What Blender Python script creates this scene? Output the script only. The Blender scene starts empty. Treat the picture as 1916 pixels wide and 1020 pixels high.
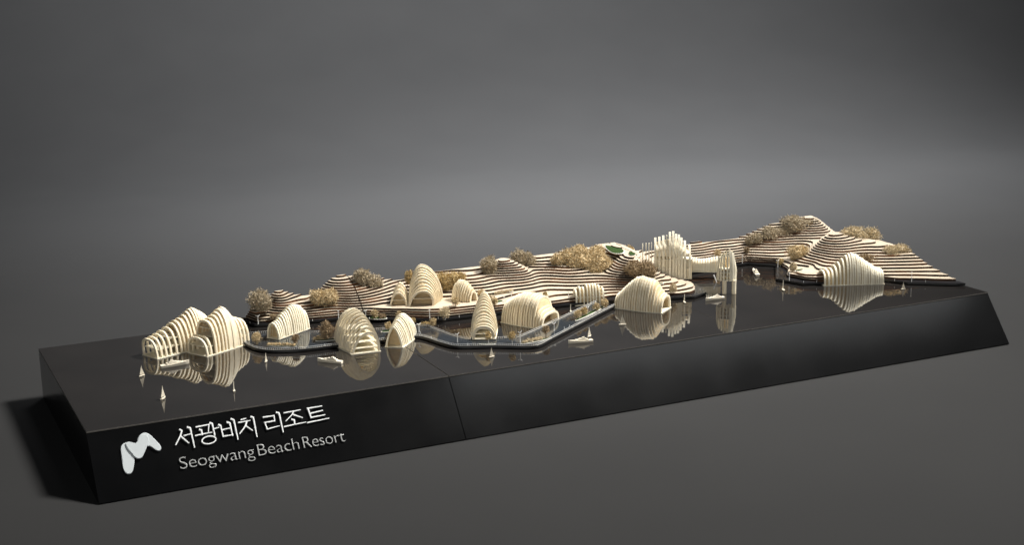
import bpy, bmesh, math, random
import numpy as np
from mathutils import Matrix, Vector
random.seed(7); RNG = np.random.default_rng(11)
scene = bpy.context.scene
COL = scene.collection

# ------------------------------------------------------------------ camera
# the model stands 3.6 m long; z = 0 is its mirror top, the studio floor lies PH below
L, W, PH, PS = 3.6, 1.032, 0.1894, 0.1373
cam = bpy.data.cameras.new("camera"); camo = bpy.data.objects.new("camera", cam); COL.objects.link(camo)
cam.sensor_width = 36.0; cam.lens = 2674.87 / 1916 * 36; cam.clip_end = 100; cam.clip_start = .05
pitch, roll, yaw = 0.229566, -0.016686, 0.442978
d_ = Vector((math.sin(yaw)*math.cos(pitch), math.cos(yaw)*math.cos(pitch), -math.sin(pitch)))
r_ = Vector((math.cos(yaw), -math.sin(yaw), 0)); u_ = r_.cross(d_)
r2 = r_*math.cos(roll) + u_*math.sin(roll); u2 = -r_*math.sin(roll) + u_*math.cos(roll)
m = Matrix((r2, u2, -d_)).transposed().to_4x4(); m.translation = Vector((-0.59313, -4.29455, 1.44296))
camo.matrix_world = m
scene.camera = camo
# ------------------------------------------------------------------ world and lamps
world = bpy.data.worlds.new("World"); scene.world = world; world.use_nodes = True
bg = world.node_tree.nodes["Background"]; bg.inputs[0].default_value = (.9, .95, 1.0, 1); bg.inputs[1].default_value = 0.03
scene.view_settings.view_transform = 'Standard'; scene.view_settings.look = 'None'
scene.view_settings.exposure = 0; scene.view_settings.gamma = 1
def aim(o, target):
    o.rotation_euler = (Vector(target) - o.location).to_track_quat('-Z', 'Y').to_euler()
def area(name, loc, target, sx, sy, power, color=(1, 1, 1), spread=180):
    l = bpy.data.lights.new(name, 'AREA'); l.shape = 'RECTANGLE'; l.size = sx; l.size_y = sy; l.energy = power
    l.color = color; l.spread = math.radians(spread)
    o = bpy.data.objects.new(name, l); o.location = loc; COL.objects.link(o); aim(o, target); return o
def spot(name, loc, target, power, angle, blend, radius, color=(1, 1, 1)):
    l = bpy.data.lights.new(name, 'SPOT'); l.energy = power; l.spot_size = math.radians(angle); l.spot_blend = blend
    l.shadow_soft_size = radius; l.color = color
    o = bpy.data.objects.new(name, l); o.location = loc; COL.objects.link(o); aim(o, target); return o
spot("key_lamp", (13.2, -1.0, 15.8), (2.0, .4, 0), 68000, 19, 1.0, 2.8, (1.0, .965, .905))
area("strip_softbox", (3.45, -.84, 1.40), (3.45, -.84, 0), 3.1, .5, 6.2, (.97, .99, 1.0))
area("front_fill_softbox", (-2.6, -6.2, 2.2), (1.8, .5, 0), 2.4, 1.8, 30, (1, .985, .95), 90)
area("backdrop_pool_lamp", (4.35, 3.65, 4.0), (4.35, 3.65, 0), 6.0, 1.2, 310, (1, 1, 1), 88)
spot("backdrop_wash", (3.8, 3.2, 5.6), (4.7, 9.2, .3), 6200, 132, 1.0, .5, (1, 1, 1))

# ------------------------------------------------------------------ materials
def nodes(name):
    mt = bpy.data.materials.new(name); mt.use_nodes = True; nt = mt.node_tree
    return mt, nt, nt.nodes["Principled BSDF"]
def N(nt, kind, **kw):
    n = nt.nodes.new(kind)
    for k, v in kw.items(): setattr(n, k, v)
    return n
def mat(name, c1, c2=None, rough=.5, scale=(60, 60, 60), detail=4, spec=.5, bump=0, bscale=200, objvar=0, stops=(.3, .7), coat=0, ior=None, metallic=0, roughvar=0):
    mt, nt, b = nodes(name); lk = nt.links.new
    tc = N(nt, 'ShaderNodeTexCoord'); mp = N(nt, 'ShaderNodeMapping'); mp.inputs['Scale'].default_value = scale
    lk(tc.outputs['Object'], mp.inputs[0])
    if c2 is None: c2 = c1
    nz = N(nt, 'ShaderNodeTexNoise'); nz.inputs['Scale'].default_value = 1; nz.inputs['Detail'].default_value = detail; lk(mp.outputs[0], nz.inputs[0])
    rp = N(nt, 'ShaderNodeValToRGB'); rp.color_ramp.elements[0].position = stops[0]; rp.color_ramp.elements[1].position = stops[1]
    rp.color_ramp.elements[0].color = (*c1, 1); rp.color_ramp.elements[1].color = (*c2, 1); lk(nz.outputs[0], rp.inputs[0])
    out = rp.outputs[0]
    if objvar:
        oi = N(nt, 'ShaderNodeObjectInfo'); hs = N(nt, 'ShaderNodeHueSaturation')
        mr = N(nt, 'ShaderNodeMapRange'); mr.inputs[3].default_value = 1-objvar; mr.inputs[4].default_value = 1+objvar
        lk(oi.outputs['Random'], mr.inputs[0]); lk(mr.outputs[0], hs.inputs['Value']); lk(out, hs.inputs['Color']); out = hs.outputs[0]
    lk(out, b.inputs['Base Color']); b.inputs['Roughness'].default_value = rough
    b.inputs['Specular IOR Level'].default_value = spec; b.inputs['Metallic'].default_value = metallic
    if ior: b.inputs['IOR'].default_value = ior
    if coat: b.inputs['Coat Weight'].default_value = coat; b.inputs['Coat Roughness'].default_value = .05
    if roughvar:
        mr = N(nt, 'ShaderNodeMapRange'); mr.inputs[3].default_value = rough; mr.inputs[4].default_value = rough+roughvar
        lk(nz.outputs[0], mr.inputs[0]); lk(mr.outputs[0], b.inputs['Roughness'])
    if bump:
        n2 = N(nt, 'ShaderNodeTexNoise'); n2.inputs['Scale'].default_value = bscale; n2.inputs['Detail'].default_value = 5; lk(tc.outputs['Object'], n2.inputs[0])
        bp = N(nt, 'ShaderNodeBump'); bp.inputs['Strength'].default_value = bump; bp.inputs['Distance'].default_value = .002
        lk(n2.outputs[0], bp.inputs['Height']); lk(bp.outputs[0], b.inputs['Normal'])
    return mt
M = {}
M['wood'] = mat('basswood', (.76, .66, .47), (.87, .79, .62), .55, (90, 90, 25), spec=.25, bump=.15, bscale=400, objvar=.06)
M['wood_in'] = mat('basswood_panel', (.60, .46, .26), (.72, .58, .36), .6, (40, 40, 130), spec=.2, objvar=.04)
M['wood_pale'] = mat('pale_basswood', (.74, .68, .52), (.85, .80, .66), .5, (90, 90, 25), spec=.3, bump=.15, bscale=400, objvar=.05)
M['ply'] = mat('birch_ply_face', (.41, .34, .255), (.55, .47, .365), .55, (14, 60, 60), spec=.25, bump=.1, bscale=250, objvar=.06)
M['burnt'] = mat('laser_burnt_edge', (.012, .007, .004), (.20, .088, .038), .7, (7, 7, 170), detail=3, spec=.2, objvar=.5, stops=(.47, .70))
M['mirror'] = mat('black_gloss_acrylic', (.011, .010, .0095), (.018, .016, .015), .012, (3, 3, 3), spec=.5, ior=2.0, roughvar=.03)
M['black'] = mat('black_lacquer_panel', (.0015, .0016, .0018), (.0026, .0027, .003), .15, (5, 5, 5), spec=.5, bump=.02, bscale=60, roughvar=.06)
M['edge'] = mat('acrylic_edge', (.10, .095, .085), (.14, .13, .12), .4)
M['side'] = mat('sawn_black_edge', (.003, .003, .0035), (.006, .006, .007), .5)
M['slab'] = mat('dark_acrylic_shore', (.012, .012, .013), (.022, .022, .024), .12, (9, 9, 9), spec=.5, roughvar=.1)
M['deck'] = mat('smoked_acrylic_deck', (.012, .016, .021), (.020, .025, .031), .05, (20, 20, 20), spec=.5, ior=1.5, roughvar=.08)
M['white'] = mat('white_plastic', (.78, .78, .77), (.84, .84, .82), .4)
M['kerb'] = mat('pale_kerb_board', (.62, .60, .54), (.72, .70, .64), .5)
M['lawn'] = mat('flock_grass', (.018, .040, .010), (.040, .072, .020), .95, (500, 500, 500), spec=.1, bump=.8, bscale=900)
M['sign'] = mat('satin_white_letter', (.70, .72, .73), (.78, .80, .81), .35, spec=.5)
M['sign_grey'] = mat('satin_silver_letter', (.30, .31, .31), (.38, .39, .39), .35, spec=.6, metallic=.3)
M['emblem'] = mat('satin_pale_blue_white', (.46, .50, .52), (.54, .58, .60), .3, (12, 12, 12), spec=.5)
M['boat'] = mat('cream_resin', (.66, .60, .48), (.74, .68, .56), .5)
M['bushA'] = mat('dried_moss_tan', (.37, .28, .155), (.70, .57, .36), .9, (90, 90, 90), spec=.1)
M['bushB'] = mat('dried_moss_grey', (.25, .205, .14), (.52, .44, .315), .9, (90, 90, 90), spec=.1)
M['bushC'] = mat('dried_moss_ochre', (.34, .25, .12), (.58, .45, .24), .9, (90, 90, 90), spec=.1)
M['bushD'] = mat('dried_moss_brown', (.20, .145, .09), (.42, .32, .20), .9, (90, 90, 90), spec=.1)
M['bushE'] = mat('dried_moss_cream', (.42, .34, .22), (.68, .58, .40), .9, (90, 90, 90), spec=.1)
M['bark'] = mat('twig_stem', (.10, .06, .035), (.2, .13, .08), .9, (300, 300, 50))
M['studio'] = mat('grey_backdrop_paper', (.0242, .0245, .0252), (.026, .0263, .0269), .8, (2, 2, 2), spec=.15, bump=.05, bscale=30)

# thin veneer lets some light through
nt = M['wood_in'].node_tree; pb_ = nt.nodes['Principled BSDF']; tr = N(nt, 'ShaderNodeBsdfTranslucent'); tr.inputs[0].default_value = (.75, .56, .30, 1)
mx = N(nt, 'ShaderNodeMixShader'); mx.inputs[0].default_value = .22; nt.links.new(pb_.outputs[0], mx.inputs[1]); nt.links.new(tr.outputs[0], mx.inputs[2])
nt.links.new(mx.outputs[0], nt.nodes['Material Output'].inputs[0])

# ------------------------------------------------------------------ helpers
class MB:
    """collects vertices, faces and material indices of one mesh"""
    def __init__(s): s.v = []; s.f = []; s.mi = []
    def add(s, vs, fs, mi=0):
        o = len(s.v); s.v += [tuple(map(float, v)) for v in vs]; s.f += [tuple(i+o for i in f) for f in fs]; s.mi += [mi]*len(fs)
    def prism(s, poly, z0, z1, mi=0, side=None):
        n = len(poly); a = sum(poly[i][0]*poly[(i+1) % n][1]-poly[(i+1) % n][0]*poly[i][1] for i in range(n))
        if a < 0: poly = poly[::-1]
        vs = [(x, y, z0) for x, y in poly]+[(x, y, z1) for x, y in poly]
        s.add(vs, [tuple(range(n))[::-1], tuple(range(n, 2*n))], mi)
        o = len(s.v)-2*n
        fs = [(o+i, o+(i+1) % n, o+n+(i+1) % n, o+n+i) for i in range(n)]
        s.f += fs; s.mi += [mi if side is None else side]*n
    def box(s, c, ax, ay, az, mi=0):
        c, ax, ay, az = map(np.array, (c, ax, ay, az))
        vs = [c+i*ax+j*ay+k*az for k in (-1, 1) for j in (-1, 1) for i in (-1, 1)]
        s.add(vs, [(0, 2, 3, 1), (4, 5, 7, 6), (0, 1, 5, 4), (2, 6, 7, 3), (0, 4, 6, 2), (1, 3, 7, 5)], mi)
    def tube(s, pts, rad, n=6, mi=0, cap=True):
        pts = [np.array(p, float) for p in pts]
        rad = rad if hasattr(rad, '__len__') else [rad]*len(pts)
        o = len(s.v)
        for i, p in enumerate(pts):
            t = pts[min(i+1, len(pts)-1)]-pts[max(i-1, 0)]; t = t/np.linalg.norm(t)
            a = np.cross(t, (0, 0, 1.) if abs(t[2]) < .9 else (1., 0, 0)); a /= np.linalg.norm(a); b = np.cross(t, a)
            for k in range(n):
                q = p+rad[i]*(a*math.cos(2*math.pi*k/n)+b*math.sin(2*math.pi*k/n)); s.v.append(tuple(map(float, q)))
        for i in range(len(pts)-1):
            for k in range(n):
                s.f.append((o+i*n+k, o+(i+1)*n+k, o+(i+1)*n+(k+1) % n, o+i*n+(k+1) % n)); s.mi.append(mi)
        if cap:
            s.f.append(tuple(o+k for k in range(n))); s.mi.append(mi)
            e = o+(len(pts)-1)*n; s.f.append(tuple(e+k for k in range(n))[::-1]); s.mi.append(mi)
    def build(s, name, mats, parent=None, smooth=False):
        me = bpy.data.meshes.new(name); me.from_pydata(s.v, [], s.f)
        for mm in (mats if isinstance(mats, (list, tuple)) else [mats]): me.materials.append(mm)
        me.polygons.foreach_set('material_index', s.mi)
        if smooth: me.polygons.foreach_set('use_smooth', [True]*len(s.f))
        me.validate(); me.update()
        o = bpy.data.objects.new(name, me); COL.objects.link(o)
        if parent: o.parent = parent; o.matrix_parent_inverse = Matrix.Translation(-parent.location)
        return o
LABELS = set()
def thing(name, label, cat, loc, group=None):
    o = bpy.data.objects.new(name, None); COL.objects.link(o); o.location = loc; o.empty_display_size = .02
    o['label'] = label; o['category'] = cat
    if group: o['group'] = group
    return o
SM = np.linspace(-.003, .003, 9); SW = np.array([1, 2, 3, 4, 5, 4, 3, 2, 1])/25
def lerp_keys(keys, t):
    ks = np.array(keys, float); tt = np.clip(t+SM, ks[0, 0], ks[-1, 0]); return [float((np.interp(tt, ks[:, 0], ks[:, j])*SW).sum()) for j in range(1, ks.shape[1])]

# ------------------------------------------------------------------ studio backdrop
bm = MB(); prof = [(-9.5, 0)] + [(5.2, 0)]
for k in range(1, 25):
    a = math.pi/2*k/24; prof.append((5.2+4.5*math.sin(a), 4.5-4.5*math.cos(a)))
prof.append((9.7, 7.5))
ca, sa = math.cos(-.25), math.sin(-.25)
for i, (y, z) in enumerate(prof):
    for x in (-12, 16):
        X, Y = x-1.5, y; bm.v.append((1.5+X*ca-Y*sa, X*sa+Y*ca, z-PH))
for i in range(len(prof)-1): bm.f.append((2*i, 2*i+1, 2*i+3, 2*i+2)); bm.mi.append(0)
o = bm.build('studio_backdrop', M['studio'], smooth=True); o['kind'] = 'structure'

# ------------------------------------------------------------------ plinth modules
HY, GAP = PS, .0012
for k in range(3):
    x0, x1 = k*L/3 + (0, .0014, .0002)[k], (k+1)*L/3 - (.0014, .0002, 0)[k]
    lab = ['left section of the low black plinth carrying the raised resort name', 'middle section of the low black plinth under the long layered hill', 'right section of the low black plinth with slanted end edge'][k]
    t = thing('display_plinth', lab, 'plinth', ((x0+x1)/2, W/2, -PH), 'black plinth sections')
    zt = -.0055
    b = MB()
    pr = [(0.0, zt), (-PS*.985, -PH+.004), (-PS*.985+.004, -PH), (W, -PH), (W, zt)]
    n = len(pr); vs = [(x0, y, z) for y, z in pr]+[(x1, y, z) for y, z in pr]
    b.add(vs, [tuple(range(n))[::-1], tuple(range(n, 2*n))]+[(i, (i+1) % n, n+(i+1) % n, n+i) for i in range(n)])
    b.build('body', M['black'], t)
    b = MB(); e = .0015
    dz = [-.0008, 0, -.0002][k]
    b.prism([(x0, -e), (x1, -e), (x1, W+e), (x0, W+e)], zt+.0004+dz*.3, dz*.0, 0, 1)
    tp = b.build('mirror_top', [M['mirror'], M['edge']], t)
    md = tp.modifiers.new('bevel', 'BEVEL'); md.width = .0009; md.segments = 2
# ------------------------------------------------------------------ sign on the slanted front
SL = math.hypot(PH, PS)
def onface(u, v, w): return (u, -PS*v/SL-PH/SL*w, -PH*v/SL+PS/SL*w)
HANGUL = [[[(0.2779, 0.0404), (0.2828, 0.0449), (0.275, 0.0618), (0.2567, 0.0864)], [(0.2761, 0.0619), (0.2954, 0.087)], [(0.2876, 0.062), (0.3067, 0.0603)], [(0.3026, 0.0373), (0.3101, 0.0405), (0.3111, 0.1042)]], [[(0.3285, 0.0404), (0.3695, 0.0387), (0.3634, 0.0609)], [(0.3381, 0.0506), (0.3432, 0.0539), (0.3427, 0.0684)], [(0.322, 0.0678), (0.3723, 0.0654)], [(0.3738, 0.0345), (0.3801, 0.038), (0.3807, 0.0761)], [(0.3824, 0.0556), (0.3968, 0.0536)], [(0.3814, 0.0899), (0.38, 0.093), (0.3772, 0.0959), (0.3732, 0.0983), (0.3683, 0.1), (0.3628, 0.1011), (0.3571, 0.1013), (0.3515, 0.1006), (0.3465, 0.0992), (0.3424, 0.0971), (0.3394, 0.0944), (0.3378, 0.0914), (0.3377, 0.0882), (0.339, 0.0851), (0.3418, 0.0822), (0.3458, 0.0798), (0.3507, 0.078), (0.3562, 0.077), (0.3619, 0.0768), (0.3675, 0.0774), (0.3725, 0.0788), (0.3767, 0.081), (0.3797, 0.0836), (0.3813, 0.0867), (0.3814, 0.0899)]], [[(0.3997, 0.045), (0.4049, 0.0483), (0.4056, 0.0852)], [(0.4275, 0.041), (0.435, 0.0447), (0.4354, 0.0866)], [(0.4054, 0.0631), (0.4351, 0.0615)], [(0.4056, 0.0852), (0.4363, 0.0843)], [(0.4423, 0.0323), (0.4496, 0.0368), (0.4493, 0.1012)]], [[(0.4727, 0.0399), (0.4873, 0.0381)], [(0.4627, 0.0481), (0.4985, 0.0474)], [(0.4886, 0.0487), (0.4822, 0.0625), (0.4601, 0.0834)], [(0.4813, 0.0611), (0.4999, 0.0803)], [(0.5057, 0.0354), (0.5122, 0.0389), (0.5105, 0.1031)]], [[(0.5438, 0.0434), (0.5788, 0.0437), (0.5774, 0.061), (0.5447, 0.0618), (0.5482, 0.0847), (0.5877, 0.0802)], [(0.5893, 0.0341), (0.597, 0.0379), (0.5963, 0.1015)]], [[(0.6136, 0.0399), (0.6665, 0.0384)], [(0.6439, 0.0406), (0.6368, 0.0507), (0.6137, 0.067)], [(0.6406, 0.0501), (0.6678, 0.0654)], [(0.6334, 0.0658), (0.6405, 0.0689), (0.6394, 0.0826)], [(0.6047, 0.0855), (0.675, 0.0822)]], [[(0.6914, 0.0374), (0.7399, 0.0367)], [(0.6936, 0.0385), (0.6964, 0.0694)], [(0.6959, 0.0554), (0.7388, 0.0523)], [(0.6964, 0.0694), (0.7426, 0.0681)], [(0.6819, 0.0846), (0.7531, 0.0818)]]]
sign = thing('name_lettering', 'raised white Korean characters on the front of the left plinth section', 'lettering', onface(.5, .07, 0))
def stroke_poly(pts, w):
    pts = [np.array(p) for p in pts]; left = []; right = []
    for i, p in enumerate(pts):
        a = pts[max(i-1, 0)]; c = pts[min(i+1, len(pts)-1)]
        t0 = (p-a) if i > 0 else (c-p); t1 = (c-p) if i < len(pts)-1 else (p-a)
        t0 = t0/np.linalg.norm(t0); t1 = t1/np.linalg.norm(t1)
        bis = t0+t1; bis /= np.linalg.norm(bis); nn = np.array([-bis[1], bis[0]]); k = 1/max(.5, float(bis@t0))
        ww = w*(1.15 if i == 0 else (.72 if i == len(pts)-1 else 1.0))
        ext = bis*(-w*.4 if i == 0 else (w*.4 if i == len(pts)-1 else 0))
        left.append(p+nn*ww*k/2+ext); right.append(p-nn*ww*k/2+ext)
    return left, right
for syl in HANGUL:
    b = MB()
    for si, st in enumerate(syl):
        st = [np.array(q) for q in st]
        vert = abs(st[-1][1]-st[0][1]) > abs(st[-1][0]-st[0][0])*1.2
        w = .0058 if vert else .0045
        if len(st) > 15: w = .0046
        l, r = stroke_poly(st, w); n = len(l); w0, w1 = .0002, .0046+.0002*(si % 4)
        vs = [onface(q[0], q[1], w0) for q in l+r]+[onface(l[i][0]*.86+r[i][0]*.14, l[i][1]*.86+r[i][1]*.14, w1) for i in range(n)]+[onface(r[i][0]*.86+l[i][0]*.14, r[i][1]*.86+l[i][1]*.14, w1) for i in range(n)]
        fs = []
        for i in range(n-1):
            L0, L1, R0, R1 = i, i+1, n+i, n+i+1; T = 2*n
            fs += [(T+L0, T+L1, T+R1, T+R0), (L0, L1, T+L1, T+L0), (R1, R0, T+R0, T+R1)]
        fs += [(0, n, 3*n, 2*n), (n-1, 3*n-1, 4*n-1, 2*n-1)][:2]
        fs[-1] = (n-1, 2*n-1, 4*n-1, 3*n-1)
        b.add(vs, fs)
    o = b.build('letter', M['sign'], sign)
    bmm = bmesh.new(); bmm.from_mesh(o.data); bmesh.ops.recalc_face_normals(bmm, faces=bmm.faces); bmm.to_mesh(o.data); bmm.free()
sign2 = thing('name_lettering', 'smaller raised silver English words under the Korean characters', 'lettering', onface(.5, .16, 0))
for word, u0, u1 in (('Seogwang', .2555, .4905), ('Beach', .5035, .6365), ('Resort', .6515, .7905)):
    cu = bpy.data.curves.new('word', 'FONT'); cu.body = word; cu.size = 1; cu.offset = -.023; cu.space_character = .97
    to = bpy.data.objects.new('word', cu); COL.objects.link(to)
    dg = bpy.context.evaluated_depsgraph_get(); me0 = bpy.data.meshes.new_from_object(to.evaluated_get(dg)); 
    xs = [v.co.x for v in me0.vertices]; X0, X1 = min(xs), max(xs)
    bpy.data.meshes.remove(me0)
    # one mesh per letter
    adv = []
    for i in range(len(word)):
        cu.body = word[:i+1]; bpy.context.view_layer.update(); dg = bpy.context.evaluated_depsgraph_get()
        mm = bpy.data.meshes.new_from_object(to.evaluated_get(dg)); adv.append(max(v.co.x for v in mm.vertices)); bpy.data.meshes.remove(mm)
    cu.extrude = .055; cu.bevel_depth = .008
    for i, ch in enumerate(word):
        cu.body = ch; bpy.context.view_layer.update(); dg = bpy.context.evaluated_depsgraph_get()
        mm = bpy.data.meshes.new_from_object(to.evaluated_get(dg)); mxx = max(v.co.x for v in mm.vertices)-.008
        sh = adv[i]-mxx; k = (u1-u0)/(X1-X0)
        for v in mm.vertices:
            x, y, z = v.co; v.co = onface(u0+(x+sh-X0)*k, .1675-y*.0565, (z+.063)*.035)
        mm.materials.clear(); mm.materials.append(M['sign_grey'])
        lo = bpy.data.objects.new('letter', mm); COL.objects.link(lo); lo.parent = sign2; lo.matrix_parent_inverse = Matrix.Translation(-sign2.location)
    bpy.data.objects.remove(to)
logo = thing('logo_emblem', 'raised white emblem of three overlapping rounded leaves left of the lettering', 'emblem', onface(.14, .09, 0))
LOGO = [('left', [(0.118, 0.0551), (0.1081, 0.0546), (0.0974, 0.059), (0.0916, 0.0687), (0.09, 0.0809), (0.0885, 0.1054), (0.0874, 0.1264), (0.0885, 0.1389), (0.0918, 0.1483), (0.0982, 0.1539), (0.1065, 0.1536), (0.1146, 0.1454), (0.1205, 0.1306), (0.1252, 0.1137), (0.1285, 0.0947), (0.1288, 0.0698)], 0.0002, 0.004), ('right', [(0.1451, 0.0529), (0.1502, 0.043), (0.1583, 0.0354), (0.1706, 0.0325), (0.18, 0.0364), (0.1911, 0.05), (0.2016, 0.0662), (0.2092, 0.0801), (0.2106, 0.0894), (0.2062, 0.0967), (0.1994, 0.0967), (0.1906, 0.0895), (0.1806, 0.0797), (0.1726, 0.0774), (0.1661, 0.0763), (0.1579, 0.0659)], 0.0003, 0.0046), ('heart', [(0.1068, 0.0624), (0.1094, 0.0567), (0.1173, 0.0544), (0.1259, 0.0577), (0.1335, 0.0617), (0.1395, 0.0609), (0.1448, 0.0547), (0.1499, 0.0448), (0.1577, 0.0389), (0.1678, 0.0388), (0.1761, 0.0439), (0.178, 0.055), (0.1753, 0.0671), (0.1694, 0.0768), (0.162, 0.0899), (0.1527, 0.1043), (0.1464, 0.1112), (0.1377, 0.1132), (0.1287, 0.1081), (0.1197, 0.0932), (0.1108, 0.0774)], 0.0048, 0.0085)]
for nm, pts, w0, w1 in LOGO:
    P = np.array(pts); n = len(P)
    sm = []
    for i in range(n):
        p0, p1, p2, p3 = P[i-1], P[i], P[(i+1) % n], P[(i+2) % n]
        for tt in (0, .25, .5, .75):
            sm.append(.5*((2*p1)+(-p0+p2)*tt+(2*p0-5*p1+4*p2-p3)*tt*tt+(-p0+3*p1-3*p2+p3)*tt**3))
    c = sum(sm)/len(sm); k = len(sm); b = MB()
    inn = [q+(c-q)/np.linalg.norm(c-q)*.0018 for q in sm]
    vs = [onface(*q, w0) for q in sm]+[onface(*q, w1-.0015) for q in sm]+[onface(*q, w1) for q in inn]
    fs = [(i, (i+1) % k, k+(i+1) % k, k+i) for i in range(k)]+[(k+i, k+(i+1) % k, 2*k+(i+1) % k, 2*k+i) for i in range(k)]+[tuple(range(2*k, 3*k))]
    b.add(vs, fs); o = b.build('leaf', M['emblem'], logo)
    bmm = bmesh.new(); bmm.from_mesh(o.data); bmesh.ops.recalc_face_normals(bmm, faces=bmm.faces); bmm.to_mesh(o.data); bmm.free()
# ------------------------------------------------------------------ terraced hills
SLAB1 = [(.758, W), (.768, 1.012), (.788, .936), (.852, .918), (.988, .881), (1.111, .860), (1.19, .815), (1.331, .732), (1.405, .682), (1.476, .655), (1.576, .648), (1.705, .639), (1.905, .628), (2.013, .622), (2.152, .603), (2.402, .514), (2.497, .488), (2.575, .520), (2.605, .585), (2.613, .647), (2.607, .729), (2.640, .80), (2.701, .860), (2.85, .878), (3.035, .885), (3.123, .80), (2.962, .578), (3.014, .454), (3.11, .42), (3.351, .352), (3.40, .255), (3.56, .135), (3.594, .122), (3.594, W)]
FRONT = np.array(SLAB1[1:-1])
PTS = [(.77, 1.0, .045), (.84, 1.0, .047), (.80, .955, .028), (.86, .955, .028), (.900, 1.02, .104), (.905, .99, .094), (.87, .99, .052), (.90, .95, .050), (.95, .99, .084), (.96, .95, .062), (.95, .92, .034), (1.0, 1.02, .084), (1.06, 1.02, .078),
 (1.02, .98, .074), (1.03, .94, .056), (1.08, .96, .058), (1.02, .905, .034), (1.08, .91, .036), (1.125, .99, .112), (1.15, 1.02, .130), (1.17, .97, .118), (1.22, 1.0, .124), (1.17, .90, .070), (1.19, .855, .034), (1.13, .89, .034), (1.12, .93, .066), (1.28, .92, .072), (1.28, .85, .042),
 (1.345, 1.01, .102), (1.44, 1.02, .092), (1.36, .90, .055), (1.38, .83, .042), (1.26, .79, .041), (1.35, .76, .041), (1.45, .75, .041), (1.55, .75, .041), (1.62, .72, .041), (1.48, .9, .05), (1.5, .98, .08),
 (1.6, 1.0, .094), (1.65, .93, .088), (1.63, .82, .045), (1.70, .80, .047), (1.70, .70, .036), (1.76, .97, .100), (1.75, .88, .075), (1.79, .93, .096), (1.81, .96, .108), (1.835, .965, .140), (1.842, .940, .146), (1.855, .965, .150), (1.868, .945, .147), (1.890, .93, .133), (1.915, .92, .117), (1.935, .91, .104), (1.95, .915, .095), (1.84, .92, .118), (1.87, .90, .104), (1.82, .90, .090), (1.98, .94, .088), (1.96, 1.0, .093), (2.02, .98, .112), (2.08, .97, .116),
 (1.85, .86, .070), (1.84, .76, .036), (1.97, .86, .062), (1.98, .76, .036), (2.10, .86, .085), (2.10, .76, .050), (2.10, .69, .034), (1.9, .69, .030), (2.22, .70, .042), (2.22, .78, .075), (2.20, .90, .104), (2.26, .86, .100), (2.26, .80, .082), (2.20, 1.0, .130), (2.28, .96, .132), (2.34, 1.0, .138), (2.34, .88, .138), (2.33, .77, .138), (2.345, .70, .130), (2.42, .95, .138), (2.43, .83, .130), (2.43, .75, .100),
 (2.28, .68, .060), (2.32, .63, .036), (2.40, .60, .030), (2.43, .66, .050), (2.47, .66, .050), (2.50, .61, .034), (2.45, .57, .024), (2.55, .60, .025), (2.58, .57, .016), (2.57, .66, .024), (2.52, .55, .016), (2.52, .70, .040), (2.55, .82, .045), (2.52, .98, .09), (2.60, .92, .05),
 (2.70, 1.01, .083), (2.80, 1.01, .083), (2.9, 1.01, .083), (3.06, 1.0, .082), (2.75, .915, .034), (2.92, .915, .034), (3.05, .92, .040), (2.85, .96, .06), (3.02, .96, .066),
 (3.14, .97, .088), (3.14, .88, .050), (3.18, .80, .036), (3.22, .97, .108), (3.30, .98, .118), (3.38, .95, .125), (3.455, .96, .150), (3.50, .98, .140), (3.57, .98, .085), (3.57, .88, .075), (3.42, .85, .080), (3.30, .85, .064), (3.25, .79, .042),
 (3.33, .71, .134), (3.37, .67, .133), (3.40, .70, .136), (3.45, .72, .120), (3.27, .70, .104), (3.30, .66, .118), (3.21, .68, .058), (3.17, .62, .030), (3.10, .66, .026), (3.06, .55, .030), (3.10, .52, .034), (3.20, .57, .050), (3.30, .60, .095), (3.30, .52, .060), (3.25, .46, .030), (3.42, .60, .104), (3.42, .50, .070), (3.52, .68, .098), (3.56, .66, .094), (3.59, .60, .088), (3.59, .45, .074), (3.50, .53, .086), (3.48, .42, .052), (3.59, .35, .044), (3.45, .34, .026), (3.59, .22, .020), (3.50, .26, .016)]
def tps_fit(P, lam=2e-5):
    P = np.array(P); X = P[:, :2]; n = len(P)
    D = np.linalg.norm(X[:, None]-X[None], axis=2); K = np.where(D > 0, D*D*np.log(D+1e-12), 0)+lam*np.eye(n)
    Q = np.c_[np.ones(n), X]; A = np.block([[K, Q], [Q.T, np.zeros((3, 3))]])
    s = np.linalg.solve(A, np.r_[P[:, 2], 0, 0, 0]); return X, s
TX, TS = tps_fit(PTS)
def inside(poly, x, y):
    c = np.zeros(x.shape, bool); n = len(poly)
    for i in range(n):
        x0, y0 = poly[i]; x1, y1 = poly[(i+1) % n]
        if y0 == y1: continue
        h = ((y0 > y) != (y1 > y)) & (x < (x1-x0)*(y-y0)/(y1-y0)+x0); c ^= h
    return c
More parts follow.
